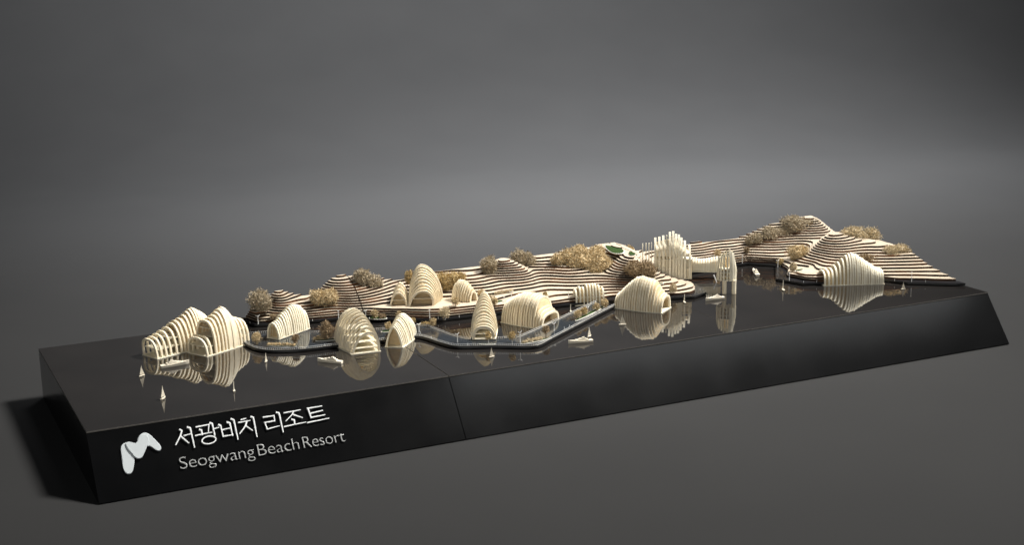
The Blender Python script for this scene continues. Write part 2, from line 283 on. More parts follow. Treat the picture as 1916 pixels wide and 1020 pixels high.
def hfield(x, y):
    x = np.asarray(x, float); y = np.asarray(y, float); sh = x.shape; xf, yf = x.ravel(), y.ravel()
    D2 = (xf[:, None]-TX[None, :, 0])**2+(yf[:, None]-TX[None, :, 1])**2
    K = .5*D2*np.log(D2+1e-18); h = K@TS[:-3]+TS[-3]+TS[-2]*xf+TS[-1]*yf
    h = h+.0042*np.clip((h-.045)/.03, 0, 1)*(np.sin(15*xf+9*yf)+.6*np.sin(29*xf-13*yf+1.3))
    dist = np.full(xf.shape, 9.)
    for i in range(len(FRONT)-1):
        a, b = FRONT[i], FRONT[i+1]; ab = b-a; t = np.clip(((xf-a[0])*ab[0]+(yf-a[1])*ab[1])/(ab@ab), 0, 1)
        dist = np.minimum(dist, np.hypot(xf-a[0]-t*ab[0], yf-a[1]-t*ab[1]))
    ins = inside(SLAB1, xf, yf); dist = np.where(ins, dist, -dist)
    inset = np.interp(xf, [.75, .9, 1.2, 1.4, 2.0, 2.35, 2.5, 2.62, 2.7, 3.6], [.012, .020, .022, .014, .014, .02, .024, .024, .014, .014])
    inset = inset+.030*np.exp(-((xf-2.58)**2+(yf-.54)**2)/.004)+.052*np.exp(-((xf-2.99)**2+(yf-.52)**2)/.008)+.045*np.exp(-((xf-3.06)**2+(yf-.68)**2)/.006)
    lim = .012+2.0*(dist-inset)
    k = .006; hh = np.minimum(h, lim) - k*np.exp(-np.abs(h-lim)/k)*.4
    return hh.reshape(sh)
PITCH, Z0 = .0083, .0125
def layer_mesh(xs, ys, F, iso, z0, z1):
    """one sheet of plywood: the region F > iso as a closed slab"""
    b = MB(); nx, ny = len(xs), len(ys); G = F-iso; ins = G > 0
    vid = {}
    def vert(x, y, z):
        k = (round(x, 6), round(y, 6), z)
        if k not in vid: vid[k] = len(b.v); b.v.append((x, y, z))
        return vid[k]
    full = ins[:-1, :-1] & ins[1:, :-1] & ins[1:, 1:] & ins[:-1, 1:]; anyc = ins[:-1, :-1] | ins[1:, :-1] | ins[1:, 1:] | ins[:-1, 1:]
    def face(poly, z, mi, flip=False):
        ids = [vert(x, y, z) for x, y in poly]
        ids = [v for i, v in enumerate(ids) if v != ids[i-1]]
        if len(ids) > 2: b.f.append(tuple(ids[::-1] if flip else ids)); b.mi.append(mi)
    for j in range(ny-1):
        i = 0
        while i < nx-1:
            if full[i, j]:
                k = i
                while k < nx-1 and full[k, j]: k += 1
                for z, fl in ((z1, False), (z0, True)): face([(xs[i], ys[j]), (xs[k], ys[j]), (xs[k], ys[j+1]), (xs[i], ys[j+1])], z, 0 if not fl else 1, fl)
                i = k
            else: i += 1
    for i, j in zip(*np.where(anyc & ~full)):
        c = [(i, j), (i+1, j), (i+1, j+1), (i, j+1)]; poly = []; cross = []
        for k in range(4):
            a, q = c[k], c[(k+1) % 4]; ga, gq = G[a], G[q]
            if ga > 0: poly.append((xs[a[0]], ys[a[1]]))
            if (ga > 0) != (gq > 0):
                t = ga/(ga-gq); p = (xs[a[0]]+t*(xs[q[0]]-xs[a[0]]), ys[a[1]]+t*(ys[q[1]]-ys[a[1]])); poly.append(p); cross.append((p, ga > 0))
        if len(poly) < 3: continue
        face(poly, z1, 0); face(poly, z0, 1, True)
        for k in range(len(cross)):
            if cross[k][1]:                                   # leaving the inside: next crossing comes back in
                p, q = cross[k][0], cross[(k+1) % len(cross)][0]
                if p != q:
                    ids = (vert(*p, z1), vert(*q, z1), vert(*q, z0), vert(*p, z0))
                    if len(set(ids)) == 4: b.f.append(ids[::-1]); b.mi.append(1)
    return b
STEP = .0055
HL = [('long low layered wood hill on the left plinth section, behind the arched pavilions', .745, 1.1978), ('long layered wood hill on the middle plinth section with twin pointed houses on its terrace', 1.2022, 2.3978), ('twin peaked layered wood hill on the right plinth section behind the wide stepped hall', 2.4022, 3.5925)]
for hi, (lab, xa, xb) in enumerate(HL):
    t = thing('terraced_hill', lab, 'hill', ((xa+xb)/2, .85, 0), 'layered plywood hills')
    nx = int((xb-xa)/STEP)+1; xs = np.linspace(xa, xb, nx); ys = np.linspace(.12, 1.026, 166)
    X, Y = np.meshgrid(xs, ys, indexing='ij'); F = hfield(X, Y)
    Fp = np.full((nx+2, len(ys)+2), -50.); Fp[1:-1, 1:-1] = F
    xs2 = np.r_[xs[0]-1e-4, xs, xs[-1]+1e-4]; ys2 = np.r_[ys[0]-1e-4, ys, ys[-1]+1e-4]
    k = 0
    while F.max() > Z0+PITCH*(k+.0):
        lb = layer_mesh(xs2, ys2, Fp, Z0+PITCH*k, Z0+PITCH*k+(.0002 if k else -.0002), Z0+PITCH*(k+1)-.0006)
        if len(lb.f) > 6: lb.build('plywood_layer', [M['ply'], M['burnt']], t)
        k += 1
    # dark acrylic shore under the hill, clipped to its section
    poly = [np.array(p) for p in SLAB1]
    for sgn, lim in ((1, xa-.001), (-1, xb+.001)):
        out = []
        for i in range(len(poly)):
            a, q = poly[i], poly[(i+1) % len(poly)]; ia, iq = sgn*(a[0]-lim) >= 0, sgn*(q[0]-lim) >= 0
            if ia: out.append(a)
            if ia != iq: out.append(a+(q-a)*(lim-a[0])/(q[0]-a[0]))
        poly = out
    s = MB(); s.prism([tuple(p) for p in poly], .0035, .0120, 0, 1); s.build('shore_slab', [M['slab'], M['side']], t)
def ground(x, y):
    return max(.012, Z0+PITCH*math.ceil(max(0, float(hfield(np.array([x]), np.array([y]))[0])-Z0)/PITCH)-.0006)

# ------------------------------------------------------------------ ribbed houses
def house(label, P, A, z0, keys, ts, thick, rad, shell=None, floors=(), name='ribbed_house', group='ribbed wooden houses', wood='wood', cap=False, K=22, plate=.0035, rough=.0018):
    P = np.array(P, float); A = np.array(A, float); A /= np.linalg.norm(A); Rt = np.array([A[1], -A[0]])
    t_ = thing(name, label, 'model house', (P[0], P[1], z0), group)
    jit = [(random.uniform(-1, 1)*rough, random.uniform(-1, 1)*rough, random.uniform(-1, 1)*rough) for _ in ts]
    def sec(t, inset=0., j=(0, 0, 0)):
        wl, wr, h, n, sh = lerp_keys(keys, t); pts = []
        wl += j[0]; wr += j[1]; h += j[2]
        wl -= inset; wr -= inset; hh = h-inset
        for q in range(K):
            a = math.pi*q/(K-1); c, s = math.cos(a), math.sin(a)
            x = math.copysign(abs(c)**(2/n), -c)*(wl if c > 0 else wr); z = abs(s)**(2/n)*hh
            x += sh*(z/h)
            pts.append((x, z))
        return pts
    def P3(t, x, z): q = P+A*t+Rt*x; return (q[0], q[1], z0+z)
    for i, t in enumerate(ts):
        b = MB(); jt = (random.random()-.5)*.0006; th = thick*.76*(1+random.uniform(-.1, .1))
        o_, i_ = sec(t, 0, jit[i]), sec(t, rad*1.75, jit[i])
        vs = [P3(t+jt, x, z) for x, z in o_]+[P3(t+th+jt, x, z) for x, z in o_]+[P3(t+jt, x, z) for x, z in i_]+[P3(t+th+jt, x, z) for x, z in i_]
        fs = []
        for q in range(K-1):
            a0, a1 = q, q+1
            fs += [(a0, K+a0, K+a1, a1), (a1, 2*K+a1, 2*K+a0, a0), (K+a0, 3*K+a0, 3*K+a1, K+a1), (2*K+a0, 2*K+a1, 3*K+a1, 3*K+a0)]
        fs += [(0, 2*K, 3*K, K), (K-1, 2*K-1, 4*K-1, 3*K-1)]
        b.add(vs, fs); b.build('rib', M[wood], t_)
    if shell:
        b = MB(); tt = np.arange(shell[0], shell[1]+.004, .006); n = len(tt); rings = []
        for ins in (rad*1.4, rad*1.4+.0012):
            for t in tt: rings.append([P3(t, x, max(z, .0036)) for x, z in sec(t, ins)])
        vs = [v for r in rings for v in r]; fs = []
        for s in range(2):
            for i in range(n-1):
                for q in range(K-1):
                    a = (s*n+i)*K+q; f = (a, a+K, a+K+1, a+1); fs.append(f if s == 0 else f[::-1])
        for i in (0, n-1):
            for q in range(K-1):
                a, c = i*K+q, (n+i)*K+q; fs.append((a, a+1, c+1, c))
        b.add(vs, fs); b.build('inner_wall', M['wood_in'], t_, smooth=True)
        for te in ([shell[1]]+([cap] if cap and cap != 1 else [])):
            b = MB(); o_ = sec(te, rad*1.4+.0008); n = len(o_)
            vs = [P3(te, x, max(z, .0036)) for x, z in o_]+[P3(te+.002, x, max(z, .0036)) for x, z in o_]
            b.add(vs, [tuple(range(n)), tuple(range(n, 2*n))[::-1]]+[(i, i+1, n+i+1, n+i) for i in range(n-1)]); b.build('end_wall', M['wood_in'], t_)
    # base plate
    tt = np.linspace(ts[0]-.003, ts[-1]+thick+.001, 14); poly = []
    for t in tt: wl, wr, h, n, sh = lerp_keys(keys, t); q = P+A*t-Rt*(wl+.0015); poly.append(tuple(q))
    for t in tt[::-1]: wl, wr, h, n, sh = lerp_keys(keys, t); q = P+A*t+Rt*(wr+.0015); poly.append(tuple(q))
    b = MB(); b.prism(poly, z0+.0003, z0+plate); b.build('base_plate', M['wood_pale'], t_)
    for (zf, ta, tb) in floors:
        poly = []
        ttf = np.linspace(ta, tb, 8); L_, R_ = [], []
        for t in ttf:
            s = sec(t, rad+.0005); half = K//2
            lx = np.interp(zf, [p[1] for p in s[:half]], [p[0] for p in s[:half]]); rx = np.interp(zf, [p[1] for p in s[::-1][:half]], [p[0] for p in s[::-1][:half]])
            L_.append(tuple(P+A*t+Rt*lx)); R_.append(tuple(P+A*t+Rt*rx))
        b = MB(); b.prism(L_+R_[::-1], z0+zf, z0+zf+.0022); b.build('floor', M['wood_pale'], t_)
    return t_
lin = lambda a, b, n: list(np.linspace(a, b, n))
house('low ribbed house at the far left, its roof climbing rightward in steps', (.344, .718), (.92, .39), 0,
 [(0, .046, .046, .066, 3.0, -.012), (.021, .046, .046, .073, 2.9, -.012), (.066, .047, .047, .089, 2.7, -.012), (.108, .048, .05, .106, 2.4, -.012), (.14, .05, .052, .120, 2.2, -.008), (.165, .05, .054, .136, 1.9, -.006), (.188, .05, .055, .148, 1.9, -.004), (.215, .05, .055, .130, 1.9, 0), (.25, .048, .05, .096, 2, 0)],
 [0, .018, .037, .058, .080, .101, .116, .133, .150, .164, .177, .187, .197, .206, .215, .224, .233, .242], .0086, .0042, shell=(.104, .246), floors=[(.030, .01, .20), (.058, .07, .20)])
house('tall ribbed house with a stepped front and three open ribs at its right end', (.502, .666), (.88, .47), 0,
 [(0, .052, .052, .064, 2.7, -.006), (.024, .052, .052, .072, 2.9, -.006), (.029, .052, .052, .074, 2.9, -.006), (.031, .053, .053, .116, 2.7, -.004), (.06, .053, .053, .126, 2.3, 0), (.078, .054, .054, .133, 2.2, 0), (.108, .054, .054, .148, 2.1, 0), (.122, .054, .054, .153, 2.0, 0), (.137, .052, .054, .140, 2.0, 0), (.152, .05, .054, .116, 2.2, 0), (.165, .05, .054, .108, 2.3, 0), (.2, .045, .05, .094, 2.4, 0), (.215, .045, .05, .084, 2.4, 0)],
 [0, .020, .040, .059, .076, .092, .105, .1125, .1200, .1275, .1350, .1425, .1500, .165, .183, .202], .0098, .0044, shell=(.044, .157), floors=[(.032, .004, .2), (.060, .044, .2), (.09, .044, .14)])
house('pale bright ribbed house with a humped roof, on the dark pier by the hedge', (.79, .69), (.84, .54), .0145,
 [(0, .0285, .0285, .060, 2.0, -.003), (.02, .031, .0285, .067, 1.9, 0), (.044, .036, .0285, .080, 1.95, 0), (.063, .038, .0285, .090, 1.95, 0), (.082, .04, .03, .099, 1.9, 0), (.100, .042, .031, .106, 1.85, 0), (.125, .042, .031, .106, 1.85, 0), (.145, .04, .031, .096, 1.9, 0), (.16, .036, .03, .083, 1.9, 0), (.178, .034, .028, .068, 2.1, 0)],
 lin(0, .170, 17), .0076, .0042, shell=(.012, .176), cap=.022, wood='wood_pale')
house('open beehive house of curved ribs with stair-like floors, standing in the water in front', (1.043, .39), (.10, 1), 0,
 [(0, .052, .054, .078, 2.0, .014), (.02, .055, .054, .096, 2.0, .012), (.04, .060, .054, .108, 2.0, .010), (.07, .068, .053, .121, 2.0, .008), (.1, .074, .050, .131, 2.0, .004), (.14, .076, .046, .134, 2.0, 0), (.19, .072, .040, .122, 2, 0), (.21, .066, .036, .10, 2, 0)],
 [0, .017, .033, .049, .066, .084, .102, .120, .138, .156, .174, .192], .0070, .0048, shell=(.150, .200), floors=[(.016, .012, .2), (.034, .026, .2), (.052, .05, .2), (.070, .085, .2)], name='ribbed_house')
house('small pointed house with rippled white ribs at the front bend of the pier', (1.160, .411), (.58, .81), 0,
 [(0, .0335, .0335, .080, 1.45, 0), (.03, .036, .038, .086, 1.55, 0), (.06, .04, .042, .092, 1.6, 0), (.1, .044, .046, .099, 1.7, 0), (.13, .044, .046, .096, 1.8, 0), (.155, .042, .044, .083, 1.8, 0), (.18, .036, .04, .068, 2, 0)],
 lin(0, .172, 15), .0088, .0042, shell=(.01, .176), cap=.024, wood='wood_pale')
house('small pointed tent-shaped house left of the tallest house on the hill terrace', (1.335, .815), (.45, .89), .0405,
 [(0, .034, .034, .058, 1.75, 0), (.03, .033, .036, .069, 1.75, 0), (.06, .032, .036, .080, 1.75, 0), (.085, .03, .034, .082, 1.8, 0)],
 lin(0, .078, 7), .0078, .0042, shell=(.006, .083), floors=[(.024, .004, .019)], cap=.020)
house('tallest ribbed house on the hill terrace, its wide arch opening towards the viewer', (1.411, .764), (.40, .92), .0405,
 [(0, .051, .051, .066, 2.1, .010), (.02, .052, .058, .082, 2.0, .008), (.045, .053, .066, .104, 2.0, .004), (.07, .053, .074, .124, 1.95, 0), (.1, .053, .080, .141, 1.9, 0), (.125, .052, .084, .143, 1.9, 0), (.15, .05, .082, .134, 1.8, 0), (.17, .048, .078, .118, 2, 0)],
 lin(0, .162, 14), .0098, .0046, shell=(.006, .168), cap=.038, floors=[(.03, .012, .037)])
house('small rounded shell house on the hill terrace facing right, beside the ochre trees', (1.622, .730), (-.40, .92), .0405,
 [(0, .0225, .0225, .048, 2.3, 0), (.012, .030, .024, .062, 2.1, 0), (.028, .038, .026, .078, 2.0, -.002), (.045, .043, .026, .088, 2.0, -.004), (.065, .042, .024, .086, 2.0, -.004), (.085, .034, .020, .070, 2.1, 0)],
 lin(0, .083, 11), .0064, .0040, shell=(.006, .088), cap=.020)
house('narrow tall tapering house with layered arches and a small tree before its doorway', (1.47, .305), (.43, .905), .0145,
 [(0, .040, .043, .050, 2.4, 0), (.03, .043, .045, .064, 2.2, 0), (.06, .046, .047, .079, 2.1, 0), (.1, .049, .049, .097, 2.0, 0), (.15, .048, .048, .119, 1.8, 0), (.19, .044, .044, .131, 1.75, 0), (.22, .040, .040, .128, 1.75, 0), (.245, .036, .036, .118, 1.8, 0)],
 lin(0, .232, 15), .0092, .0058, shell=(.06, .238), floors=[(.018, .008, .2), (.034, .02, .2)], cap=.075)
house('big rounded ribbed hall behind the pier bend, its stepped mouth opening to the right', (1.801, .408), (-.55, .835), 0,
 [(0, .071, .060, .055, 3.2, 0), (.010, .071, .061, .058, 3.1, 0), (.012, .071, .062, .066, 3.0, 0), (.021, .071, .063, .069, 3.0, 0), (.023, .071, .065, .078, 2.8, 0), (.030, .071, .066, .082, 2.7, 0), (.0325, .071, .075, .110, 2.3, 0), (.045, .071, .075, .115, 2.2, 0), (.09, .070, .073, .121, 2.0, 0), (.115, .068, .07, .116, 2.0, 0), (.14, .066, .066, .106, 2.0, 0), (.165, .062, .06, .092, 2.1, 0), (.19, .058, .055, .074, 2.2, 0)],
 lin(0, .182, 17), .0098, .0046, shell=(.006, .188), cap=.045, name='ribbed_hall')
house('small stepped slatted house with gaps between its ribs, behind the pier planter', (2.03, .652), (.966, -.258), 0,
 [(0, .0295, .0295, .062, 2.8, 0), (.014, .0295, .0295, .072, 2.6, 0), (.028, .0295, .0295, .070, 2.6, 0), (.045, .0295, .0295, .079, 2.4, 0), (.07, .0295, .0295, .084, 2.3, 0), (.085, .0295, .0295, .078, 2.4, 0), (.1, .0295, .0295, .072, 2.4, 0), (.12, .0295, .0295, .06, 2.6, 0)],
 [0, .0165, .0315, .046, .059, .0705, .082, .096, .112], .0078, .0050, shell=(.012, .106), floors=[(.03, .004, .11)], wood='wood_pale')
house('large ribbed hall in the water at the pier end, its mouth facing right', (2.30, .386), (-.6, .8), 0,
 [(0, .055, .047, .062, 2.5, .006), (.010, .055, .047, .066, 2.5, .006), (.012, .056, .048, .074, 2.4, .006), (.021, .056, .048, .080, 2.4, .006), (.023, .057, .050, .088, 2.3, .004), (.032, .058, .051, .094, 2.2, .002), (.0345, .06, .058, .114, 2.1, 0), (.055, .062, .06, .124, 2.0, 0), (.09, .063, .06, .131, 1.8, 0), (.11, .062, .058, .130, 1.8, 0), (.13, .060, .055, .117, 1.8, 0), (.155, .058, .05, .094, 1.9, 0), (.185, .054, .046, .064, 2.1, 0), (.2, .052, .044, .052, 2.2, 0)],
 lin(0, .194, 19), .0096, .0044, shell=(.006, .199), cap=.05, name='ribbed_hall')
house('wide pale hall with a stepped peaked roof in front of the twin peaked hill', (3.107, .455), (.925, -.38), 0,
 [(0, .054, .054, .058, 2.9, 0), (.022, .054, .054, .061, 2.9, 0), (.042, .054, .054, .072, 2.6, 0), (.06, .054, .054, .086, 2.4, 0), (.078, .054, .054, .103, 2.2, 0), (.095, .054, .054, .119, 2.1, 0), (.118, .054, .054, .131, 2.0, 0), (.144, .054, .054, .121, 2.1, 0), (.170, .054, .054, .103, 2.2, 0), (.2, .054, .054, .082, 2.5, 0), (.227, .054, .054, .064, 2.8, 0), (.252, .054, .054, .055, 2.9, 0)],
 [0, .0165, .033, .049, .065, .081, .0965]+lin(.109, .246, 15), .0094, .0046, shell=(.006, .253), cap=.018, name='ribbed_hall', wood='wood_pale')

# ------------------------------------------------------------------ blade tower, bridge, ring tower
def frame(P, A):
    P = np.array(P, float); A = np.array(A, float); A /= np.linalg.norm(A); B = np.array([-A[1], A[0]]);  return P, A, B
def blade(b, P, A, B, t, w, z0, z1, lean, dep=.0045, back=0., bend=.62, sgn=1, n=12):
    """an upright strip that curves back over its upper part"""
    vs = []
    for i in range(n+1):
        s = i/n; z = z0+(z1-z0)*s; u = max(0, (s-bend)/(1-bend)); off = back+sgn*lean*u*u
        for tt in (t-w/2, t+w/2):
            for dd in (0, dep*sgn):
                q = P+A*tt+B*(off+dd); vs.append((q[0], q[1], z))
    fs = []
    for i in range(n):
        a = 4*i; c = a+4
        fs += [(a, a+2, c+2, c), (a+3, a+1, c+1, c+3), (a+1, a, c, c+1), (a+2, a+3, c+3, c+2)]
    fs += [(0, 1, 3, 2), (4*n, 4*n+2, 4*n+3, 4*n+1)]
    b.add(vs, fs)
def slabbox(b, P, A, B, t0, t1, d0, d1, z0, z1): 
    b.prism([tuple(P+A*t0+B*d0), tuple(P+A*t1+B*d0), tuple(P+A*t1+B*d1), tuple(P+A*t0+B*d1)], z0, z1)
P, A, B = frame((2.435, .757), (.87, -.49))
tw = thing('slatted_tower', 'tallest tower of upright curved slats raised above the hill tip, joined to the bridge', 'tower', (2.53, .72, .035))
tops = [(-.020, .185, .0045), (-.006, .186, .0045), (.006, .187, .0045), (.017, .189, .003), (.0335, .203, .0098), (.050, .207, .0098), (.0665, .212, .0100), (.081, .213, .0060), (.0945, .228, .0102), (.1085, .231, .0102), (.1205, .219, .0092), (.132, .216, .0100), (.143, .203, .0098), (.157, .190, .0105), (.177, .172, .0098)]
for i, (t, zt, w) in enumerate(tops):
    b = MB(); low = .104 if i < 4 else .036
    blade(b, P, A, B, t, w*.93, low, zt, [.046, .016][i < 4], bend=.5 if i > 3 else .3); b.build('slat', M['wood_pale'], tw)
for i in range(4, len(tops)-1):
    (ta, za, wa), (tb, zb, wb) = tops[i], tops[i+1]; b = MB()
    blade(b, P, A, B, (ta+tb)/2, (tb-ta)*.80, .1295, min(za, zb)-.016, .034, back=.0062, dep=.0025, bend=.4); b.build('infill_panel', M['wood'], tw)
for i, (t, zt, w) in enumerate(tops[4:]):
    b = MB(); blade(b, P, A, B, t+.003, .006, .10, zt-.04, .02, back=.085, sgn=-1); b.build('rear_slat', M['wood_pale'], tw)
for z0, z1 in ((.0375, .077), (.0785, .116)):
    b = MB(); slabbox(b, P, A, B, .03, .182 if z0 < .12 else .15, .0150, .0180, z0, z1); b.build('front_wall', M['wood'], tw)
b = MB(); slabbox(b, P, A, B, .03, .182, .074, .078, .0375, .116); b.build('rear_wall', M['wood'], tw)
b = MB(); slabbox(b, P, A, B, .03, .15, .050, .053, .1195, .148); b.build('rear_wall', M['wood'], tw)  # upper piece added so the window row has a shaded inside behind it
b = MB(); slabbox(b, P, A, B, .03, .15, .0120, .053, .1485, .151); b.build('shade_plate', M['wood'], tw)  # ceiling added to block light and keep the window row dark
b = MB(); slabbox(b, P, A, B, .183, .186, .004, .078, .0375, .116); b.build('end_wall', M['wood'], tw)
for z in (.034, .0772, .1162): b = MB(); slabbox(b, P, A, B, .028, .1865, .0048, .082, z, z+.003); b.build('floor', M['wood_pale'], tw)
b = MB(); c = P+A*.075+B*.04; b.tube([(c[0], c[1], .02), (c[0], c[1], .0345)], .034, 20); b.build('core_column', M['wood_in'], tw)
c = P+A*.150+B*.006; b = MB(); b.tube([(c[0], c[1], .012), (c[0], c[1], .0345)], .0022, 8); b.build('slim_column', M['white'], tw)

P, A, B = frame((2.655, .805), (.83, -.56))
br = thing('slatted_bridge', 'raised covered bridge of close slats between the tall tower and the ring tower', 'bridge', (2.70, .76, .03))
for i in range(12):
    t = .0115+.0110*i; zt = [.0945, .0935, .091, .088, .0865, .086, .0865, .088, .0905, .093, .0955, .097][i]
    b = MB(); blade(b, P, A, B, t, .0086, .036, zt, .022, bend=.55, dep=.003); b.build('slat', M['wood_pale'], br)
b = MB(); slabbox(b, P, A, B, -.03, .150, -.004, .045, .0315, .0355); b.build('deck_plate', M['wood_pale'], br)
b = MB(); slabbox(b, P, A, B, -.03, .150, .0075, .010, .0358, .066); b.build('front_wall', M['wood'], br)
b = MB(); slabbox(b, P, A, B, -.03, .150, .038, .041, .0358, .072); b.build('rear_wall', M['wood_in'], br)
b = MB(); b.tube([(2.737, .690, .0005), (2.727, .697, .0312)], [.0020, .0026], 8); b.build('prop', M['white'], br)

P, A, B = frame((2.615, .508), (.87, -.49))
rt = thing('slatted_ring_tower', 'round tower of separate slats on two columns standing in open water', 'tower', (2.665, .51, 0))
nb = 18; cen = P+A*.044+B*.030; ax_, by_ = .041, .033
for i in range(nb):
    a = 2*math.pi*(i+.5)/nb; ca_, sa_ = math.cos(a), math.sin(a)
    q = cen+A*ca_*ax_+B*sa_*by_; front = sa_ < 0
    tpos = ca_
    zt = float(np.interp(tpos, [-1, -.5, -.1, .3, .6, .85, 1], [.150, .163, .172, .180, .178, .150, .125]))
    dirn = np.array(A*ca_*by_+B*sa_*ax_); dirn /= np.linalg.norm(dirn); tan = np.array([-dirn[1], dirn[0]])
    b = MB(); wv = .0068 if not (front and .1 < ca_ < .75) else .0115
    blade(b, q, tan, -dirn, 0, wv, .056, zt, .008, dep=.0028, bend=.5); b.build('slat', M['wood_pale'], rt)
ell = lambda s, n=28: [tuple(cen+A*math.cos(2*math.pi*k/n)*ax_*s+B*math.sin(2*math.pi*k/n)*by_*s) for k in range(n)]
for z in (.058, .074, .090, .106): b = MB(); b.prism(ell(.93), z, z+.0026); b.build('floor', M['wood_pale'], rt)
b = MB(); b.prism(ell(.22), .061, .150); b.build('core_wall', M['wood_in'], rt)
for (x, y) in ((2.650, .501), (2.683, .480)):
    b = MB(); zz = lin(.0005, .058, 14); b.tube([(x, y, z) for z in zz for _ in (0,)], [.0088+.0005*(i % 2) for i in range(14)], 18); b.build('column', M['wood'], rt)
# ------------------------------------------------------------------ piers with railings
def smooth_poly(pts, n=4):
    """open polyline through pts, Catmull-Rom"""
    P = [np.array(p, float) for p in pts]; out = []
    for i in range(len(P)-1):
        p0, p1, p2, p3 = P[max(i-1, 0)], P[i], P[i+1], P[min(i+2, len(P)-1)]
        for k in range(n):
            t = k/n; out.append(.5*((2*p1)+(-p0+p2)*t+(2*p0-5*p1+4*p2-p3)*t*t+(-p0+3*p1-3*p2+p3)*t**3))
    out.append(P[-1]); return out
pf = smooth_poly([(.683, .72), (.688, .66), (.705, .600), (.746, .553), (.834, .516), (.90, .507), (.993, .503), (1.108, .487), (1.23, .480), (1.285, .470), (1.318, .360), (1.345, .290), (1.40, .255), (1.481, .218), (1.56, .165), (1.60, .148), (1.635, .158), (1.70, .205), (1.90, .345), (2.137, .510)])
pb = smooth_poly([(.703, .815), (.85, .775), (.99, .690), (1.10, .640), (1.339, .600), (1.372, .540), (1.392, .430), (1.420, .352), (1.47, .315), (1.559, .288), (1.60, .283), (1.66, .315), (1.828, .423), (2.10, .600)])
pier = thing('pier', 'dark glossy pier with white railings winding between the houses in the water', 'pier', (1.3, .5, .004))
b = MB(); b.prism([tuple(q) for q in pf]+[tuple(q) for q in pb[::-1]], .0035, .0125, 0, 1); b.build('deck', [M['deck'], M['side']], pier)
def resample(pl, step):
    out = []; acc = 0; 
    for a, c in zip(pl[:-1], pl[1:]):
        l = np.linalg.norm(c-a); t = acc
        while t < l: out.append(a+(c-a)*t/l); t += step
        acc = t-l
    return out
for pl, inn in ((pf, 1), (pb, -1)):
    off = []
    for i, q in enumerate(pl):
        t = pl[min(i+1, len(pl)-1)]-pl[max(i-1, 0)]; t /= np.linalg.norm(t); off.append(q+inn*np.array([-t[1], t[0]])*.0025)
    b = MB(); b.tube([(q[0], q[1], .0196) for q in off], .00045, 5); b.build('handrail', M['white'], pier)
    b = MB(); b.tube([(q[0], q[1], .0129) for q in off], .0006, 5); b.build('kerb', M['kerb'], pier)
    b = MB()
    for q in resample(off, .0075): b.box((q[0], q[1], .0163), (.00055, 0, 0), (0, .00055, 0), (0, 0, .0034))
    o = b.build('balusters', M['white'], pier); o['kind'] = 'stuff'

# ------------------------------------------------------------------ plant clumps
def strands(lobes, dens=1., curl=1., width=.0014, length=.010, thin=False, seed=0):
    rg = np.random.default_rng(seed); V = []; F = []; base = 0
    for (cx, cy, cz, rx, rz) in lobes:
        ry = rx*.9; r = (rx*ry*rz)**(1/3)
        n = int((200+rg.integers(0, 40)+640000*r*r)*dens)
        u = rg.normal(size=(n, 3)); u /= np.linalg.norm(u, axis=1)[:, None]
        # uneven outline: low-frequency bumps on the lobe
        ph = rg.uniform(0, 6.28, 6); bump = 1+.10*np.sin(u[:, 0]*6+ph[0])+.10*np.sin(u[:, 1]*7+ph[1])+.09*np.sin(u[:, 2]*8+ph[2])+.06*np.sin(u[:, 0]*15+u[:, 2]*13+ph[3])
        rr = rg.uniform(.50, .95, n)*bump
        p = u*rr[:, None]*np.array([rx, ry, rz])
        d = u+rg.normal(size=(n, 3))*.55; d /= np.linalg.norm(d, axis=1)[:, None]
        ln = np.minimum(length, r*.5)*rg.uniform(.5, 1.25, n)
        side = rg.normal(size=(n, 3)); segs = 3; pts = [p]
        for k in range(segs):
            d = d+rg.normal(size=(n, 3))*.5*curl; d /= np.linalg.norm(d, axis=1)[:, None]; pts.append(pts[-1]+d*(ln/segs)[:, None])
        w = np.cross(d, side); w /= np.linalg.norm(w, axis=1)[:, None]; w *= (width*rg.uniform(.6, 1.2, n)/2)[:, None]
        P_ = np.stack([np.stack([q-w*f, q+w*f], 1) for q, f in zip(pts, (1, 1, .9, .5))], 1)   # n,4,2,3
        P_ = P_.reshape(-1, 3)+np.array([cx, cy, cz]); V.append(P_)
        idx = base+np.arange(n)[:, None]*8
        for k in range(segs): F.append(np.stack([idx[:, 0]+2*k, idx[:, 0]+2*k+1, idx[:, 0]+2*k+3, idx[:, 0]+2*k+2], 1))
        base += n*8
    # lumpy dense heart of each lobe
    ICO = bmesh.new(); bmesh.ops.create_icosphere(ICO, subdivisions=3, radius=1); iv = np.array([v.co[:] for v in ICO.verts]); fi = [[v.index for v in f.verts] for f in ICO.faces]; ICO.free()
    F3 = []
    for (cx, cy, cz, rx, rz) in lobes:
        ph = rg.uniform(0, 6.28, 4); s = .68*(1+.16*np.sin(iv[:, 0]*9+ph[0])*np.sin(iv[:, 1]*8+ph[1])+.1*np.sin(iv[:, 2]*11+ph[2])+rg.normal(size=len(iv))*.06)
        V.append(iv*s[:, None]*np.array([rx, rx*.9, rz])+np.array([cx, cy, cz])); F3 += [[q+base for q in f] for f in fi]; base += len(iv)
    return np.concatenate(V), np.concatenate(F).tolist()+F3
def foliage(name, lobes, mt, parent=None, **kw):
    V, F = strands(lobes, **kw); me = bpy.data.meshes.new(name); me.from_pydata(V.tolist(), [], F); me.materials.append(mt); me.update()
    o = bpy.data.objects.new(name, me); COL.objects.link(o)
    if parent: o.parent = parent; o.matrix_parent_inverse = Matrix.Translation(-parent.location)
    return o
